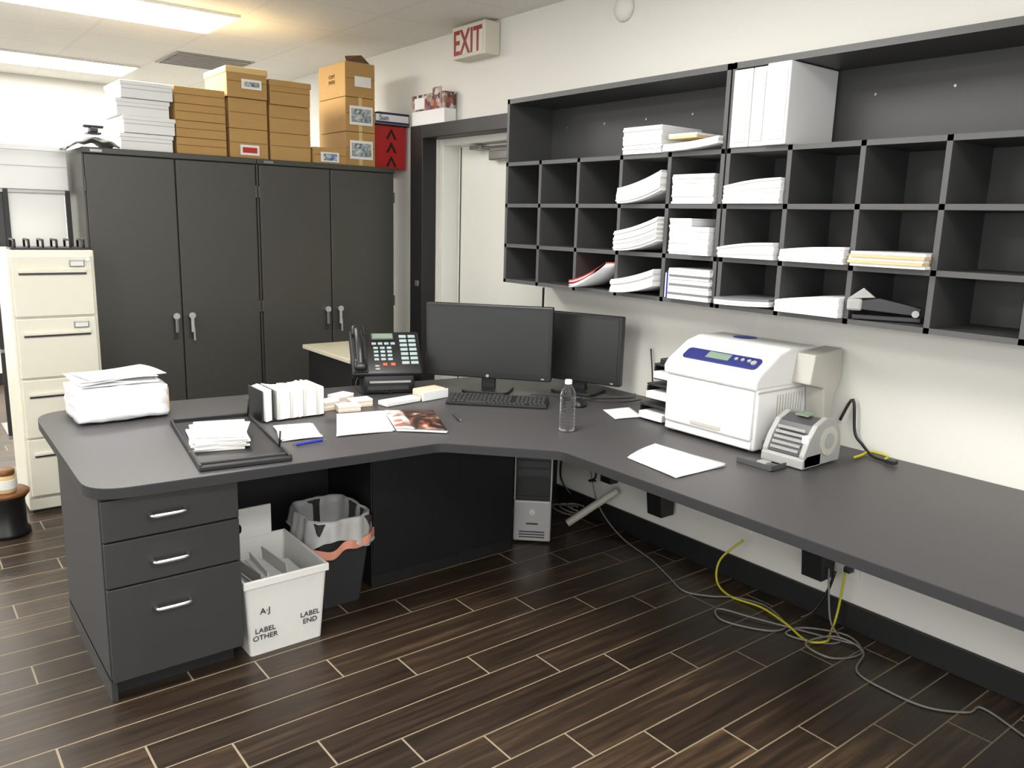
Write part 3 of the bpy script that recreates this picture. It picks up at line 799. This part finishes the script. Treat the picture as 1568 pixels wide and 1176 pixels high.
b.M = T(1.12, 2.87, .24) @ Matrix.Rotation(math.radians(12), 4, 'Y'); b.box(-.09, .09, -.12, .12, 0, .004, M_PAP)
b.M = Matrix()
o = b.done()
tl = math.atan(.02/.30)
def tm(x, z): return MF(x, 2.7125-z*.0667-.0015, z, (1, 0, 0), (0, -math.sin(tl), math.cos(tl)))
text(o, 'print_a', 'LABEL\nOTHER', .029, tm(1.0, .09), M_INK); text(o, 'print_b', 'LABEL\nEND', .029, tm(1.175, .105), M_INK)
text(o, 'print_c', 'A\u00b7J', .034, tm(1.0, .165), M_INK)

b = B('trash_can')
bin_shell(b, 1.325, 1.495, 2.91, 3.13, .04, .385, M_DKP, .005)
random.seed(5)
def ringpt(u, e, z):
    a = u*2*math.pi
    cx, cy = 1.41, 3.02; hx, hy = .085+e, .11+e
    c_, s_ = math.cos(a), math.sin(a)
    k = 1/max(abs(c_)**4+abs(s_)**4, 1e-6)**.25
    return (cx+hx*c_*k, cy+hy*s_*k, z)
prof = [(.02, .22), (.026, .30), (.034, .38), (.044, .395), (.052, .385), (.056, .34), (.060, .30), (.064, .285)]
def bag(u, v):
    t = v*(len(prof)-1); i = min(int(t), len(prof)-2); f = t-i
    e = prof[i][0]*(1-f)+prof[i+1][0]*f; z = prof[i][1]*(1-f)+prof[i+1][1]*f
    wv = math.sin(u*2*math.pi*9)*.005+math.sin(u*2*math.pi*17+v*5)*.003
    e += wv*(.3+v); 
    if v > .6: z += .03*math.sin(u*2*math.pi*3+1)*(v-.6)*2.5
    return ringpt(u, e, z)
b.grid(bag, 96, 16, M_BAG)
b.grid(lambda u, v: ringpt(.45+u*.47, .068+.004*math.sin(u*40), .262+v*.035-.02*math.sin(u*5)+.01*math.sin(u*23)), 60, 3, M_BAGP)
b.done()
random.seed(12)

b = B('paper_tube'); b.cyl((2.775, 3.02, .03), (2.975, 2.86, .22), .02, M_PRG, n=24); b.done()

b = B('gray_network_cable')
z = .005
b.tube([(2.95, 3.05, .30), (2.93, 2.95, .12), (2.90, 2.75, .02), (2.83, 2.46, z), (2.75, 2.28, z), (2.70, 2.15, z), (2.76, 2.05, z), (2.84, 1.98, z), (2.88, 1.85, z), (2.80, 1.70, z), (2.70, 1.72, z), (2.62, 1.88, z), (2.68, 1.95, z+.006), (2.74, 1.80, z+.006), (2.84, 1.58, z), (2.90, 1.44, z)], .004, M_GRC)
b.tube([(2.94, 1.62, .25), (2.92, 1.58, .05), (2.87, 1.50, z), (2.78, 1.55, z), (2.74, 1.66, z), (2.83, 1.64, z+.008), (2.92, 1.50, z+.008), (2.85, 1.40, z), (2.72, 1.45, z), (2.72, 1.56, z+.01), (2.86, 1.52, z+.014), (2.86, 1.40, z+.006), (2.71, 1.34, z), (2.68, 1.2, z), (2.696, 1.074, z), (2.78, .98, z), (2.85, .96, z), (2.79, .80, z), (2.7, .6, z)], .004, M_GRC)
b.done()
b = B('yellow_network_cable')
b.tube([(2.96, 2.05, .22), (2.90, 2.12, .12), (2.86, 2.10, .03), (2.83, 2.0, z), (2.84, 1.85, z+.008), (2.80, 1.70, z+.008), (2.76, 1.58, z), (2.80, 1.52, z+.012), (2.90, 1.56, z), (2.955, 1.57, .08), (2.96, 1.56, .25)], .005, M_YEL)
b.done()
b = B('cable_coil')
for k in range(3):
    b.tube([(2.87+.05*math.cos(t*.6)*(1-.1*k), 3.14+.10*math.sin(t*.6)*(1-.1*k)-.05*k, .05+.02*k) for t in range(11)], .005, M_GRC, sub=3)
b.done()
b = B('power_cables')
b.tube([(2.9, 3.0, .70), (2.86, 3.0, .5), (2.9, 2.95, .3), (2.90, 3.0, .25), (2.95, 3.0, .24)], .006, M_BLKP)
b.tube([(2.95, 2.9, .70), (2.9, 2.85, .45), (2.94, 2.9, .35), (2.95, 2.93, .3)], .006, M_BLKP)
b.tube([(2.88, 3.2, .70), (2.9, 3.22, .4), (2.92, 3.25, .2), (2.96, 3.2, .1)], .006, M_BLKP)
b.box(2.92, 2.98, 2.86, 2.94, .26, .31, M_BLKP, .006)
b.tube([(2.955, 1.60, .24), (2.95, 1.62, .15), (2.93, 1.66, .05), (2.9, 1.7, .01)], .006, M_BLKP)
b.done()
def outlet(y, zz, plugs=True):
    b = B('wall_outlet'); b.box(3.002, 3.0095, y-.038, y+.038, zz-.06, zz+.06, M_OUT, .002)
    for s in (-1, 1): b.box(3.0, 3.003, y-.016, y+.016, zz+s*.025-.014, zz+s*.025+.014, M_PRG, .001)
    if plugs: b.box(2.965, 3.002, y-.014, y+.014, zz-.035, zz-.01, M_BLKP, .004)
    b.done()
outlet(1.56, .28); outlet(2.08, .30, False); outlet(.98, 1.14, False)

b = B('desk_cables')
z = ZD+.008
b.tube([(2.62, 2.80, z), (2.70, 2.80, z), (2.82, 2.74, z), (2.90, 2.72, z), (2.98, 2.78, z)], .003, M_BLKP)
b.tube([(2.99, 2.7, 1.0), (2.97, 2.66, .86), (2.93, 2.62, z), (2.86, 2.58, z), (2.84, 2.50, z)], .004, M_BLKP)
b.tube([(2.50, 3.03, z), (2.60, 2.95, z), (2.64, 2.86, z), (2.76, 2.68, z), (2.9, 2.66, z)], .003, M_BLKP)
b.done()
b = B('printer_cables')
b.tube([(2.97, 1.66, .86), (2.98, 1.62, .95), (2.985, 1.60, .82), (2.98, 1.56, z+.02), (2.93, 1.49, z), (2.91, 1.42, z)], .006, M_BLKP)
b.tube([(2.85, 1.52, z), (2.90, 1.52, z), (2.97, 1.52, z+.004), (2.98, 1.46, z), (2.93, 1.44, z)], .005, M_YEL)
b.box(2.89, 2.92, 1.385, 1.42, z-.004, z+.012, M_BLKP, .003)
b.done()

b = B('small_round_stool')
b.lathe([(.10, 0), (.10, .02), (.085, .04), (.085, .18), (.10, .20), (.10, .205)], (.39, 4.54, 0), M_BLKP)
b.lathe([(.104, .205), (.108, .21), (.108, .222), (.10, .228), (.0, .228)], (.39, 4.54, 0), M_COP)
b.done()
b = B('candle_jar')
b.lathe([(.04, 0), (.044, .006), (.044, .08), (.038, .088), (.038, .09)], (.395, 4.50, .229), M_MAN)
b.lathe([(.045, .02), (.0452, .022), (.0452, .065), (.045, .067)], (.395, 4.50, .229), M_TAPE)
b.lathe([(.041, .09), (.042, .092), (.042, .112), (.038, .116), (.0, .116)], (.395, 4.50, .229), M_COP)
b.done()

# ================= LIGHT
w = bpy.data.worlds.new('World'); sc.world = w; w.use_nodes = True
bg = w.node_tree.nodes['Background']; bg.inputs[0].default_value = (1, .99, .97, 1); bg.inputs[1].default_value = 2.1
lt = bpy.data.lights.new('camera_flash', 'POINT'); lt.energy = 60; lt.shadow_soft_size = .08
lo = bpy.data.objects.new('camera_flash', lt); lo.location = (.02, -.05, 1.70); sc.collection.objects.link(lo)

# ================= CAMERA
cam = bpy.data.cameras.new('Camera'); co = bpy.data.objects.new('Camera', cam); sc.collection.objects.link(co)
cam.sensor_width = 36; cam.lens = 36*1239/1568; cam.clip_start = .02
yaw, th, ph = math.radians(38.15), math.radians(11.36), math.radians(1.6)
F = Vector((math.sin(yaw)*math.cos(th), math.cos(yaw)*math.cos(th), -math.sin(th)))
R0 = Vector((math.cos(yaw), -math.sin(yaw), 0)); U0 = R0.cross(F)
R = math.cos(ph)*R0+math.sin(ph)*U0; U = -math.sin(ph)*R0+math.cos(ph)*U0
M = Matrix((R, U, -F)).transposed().to_4x4(); M.translation = (0, 0, 1.6)
co.matrix_world = M
sc.camera = co
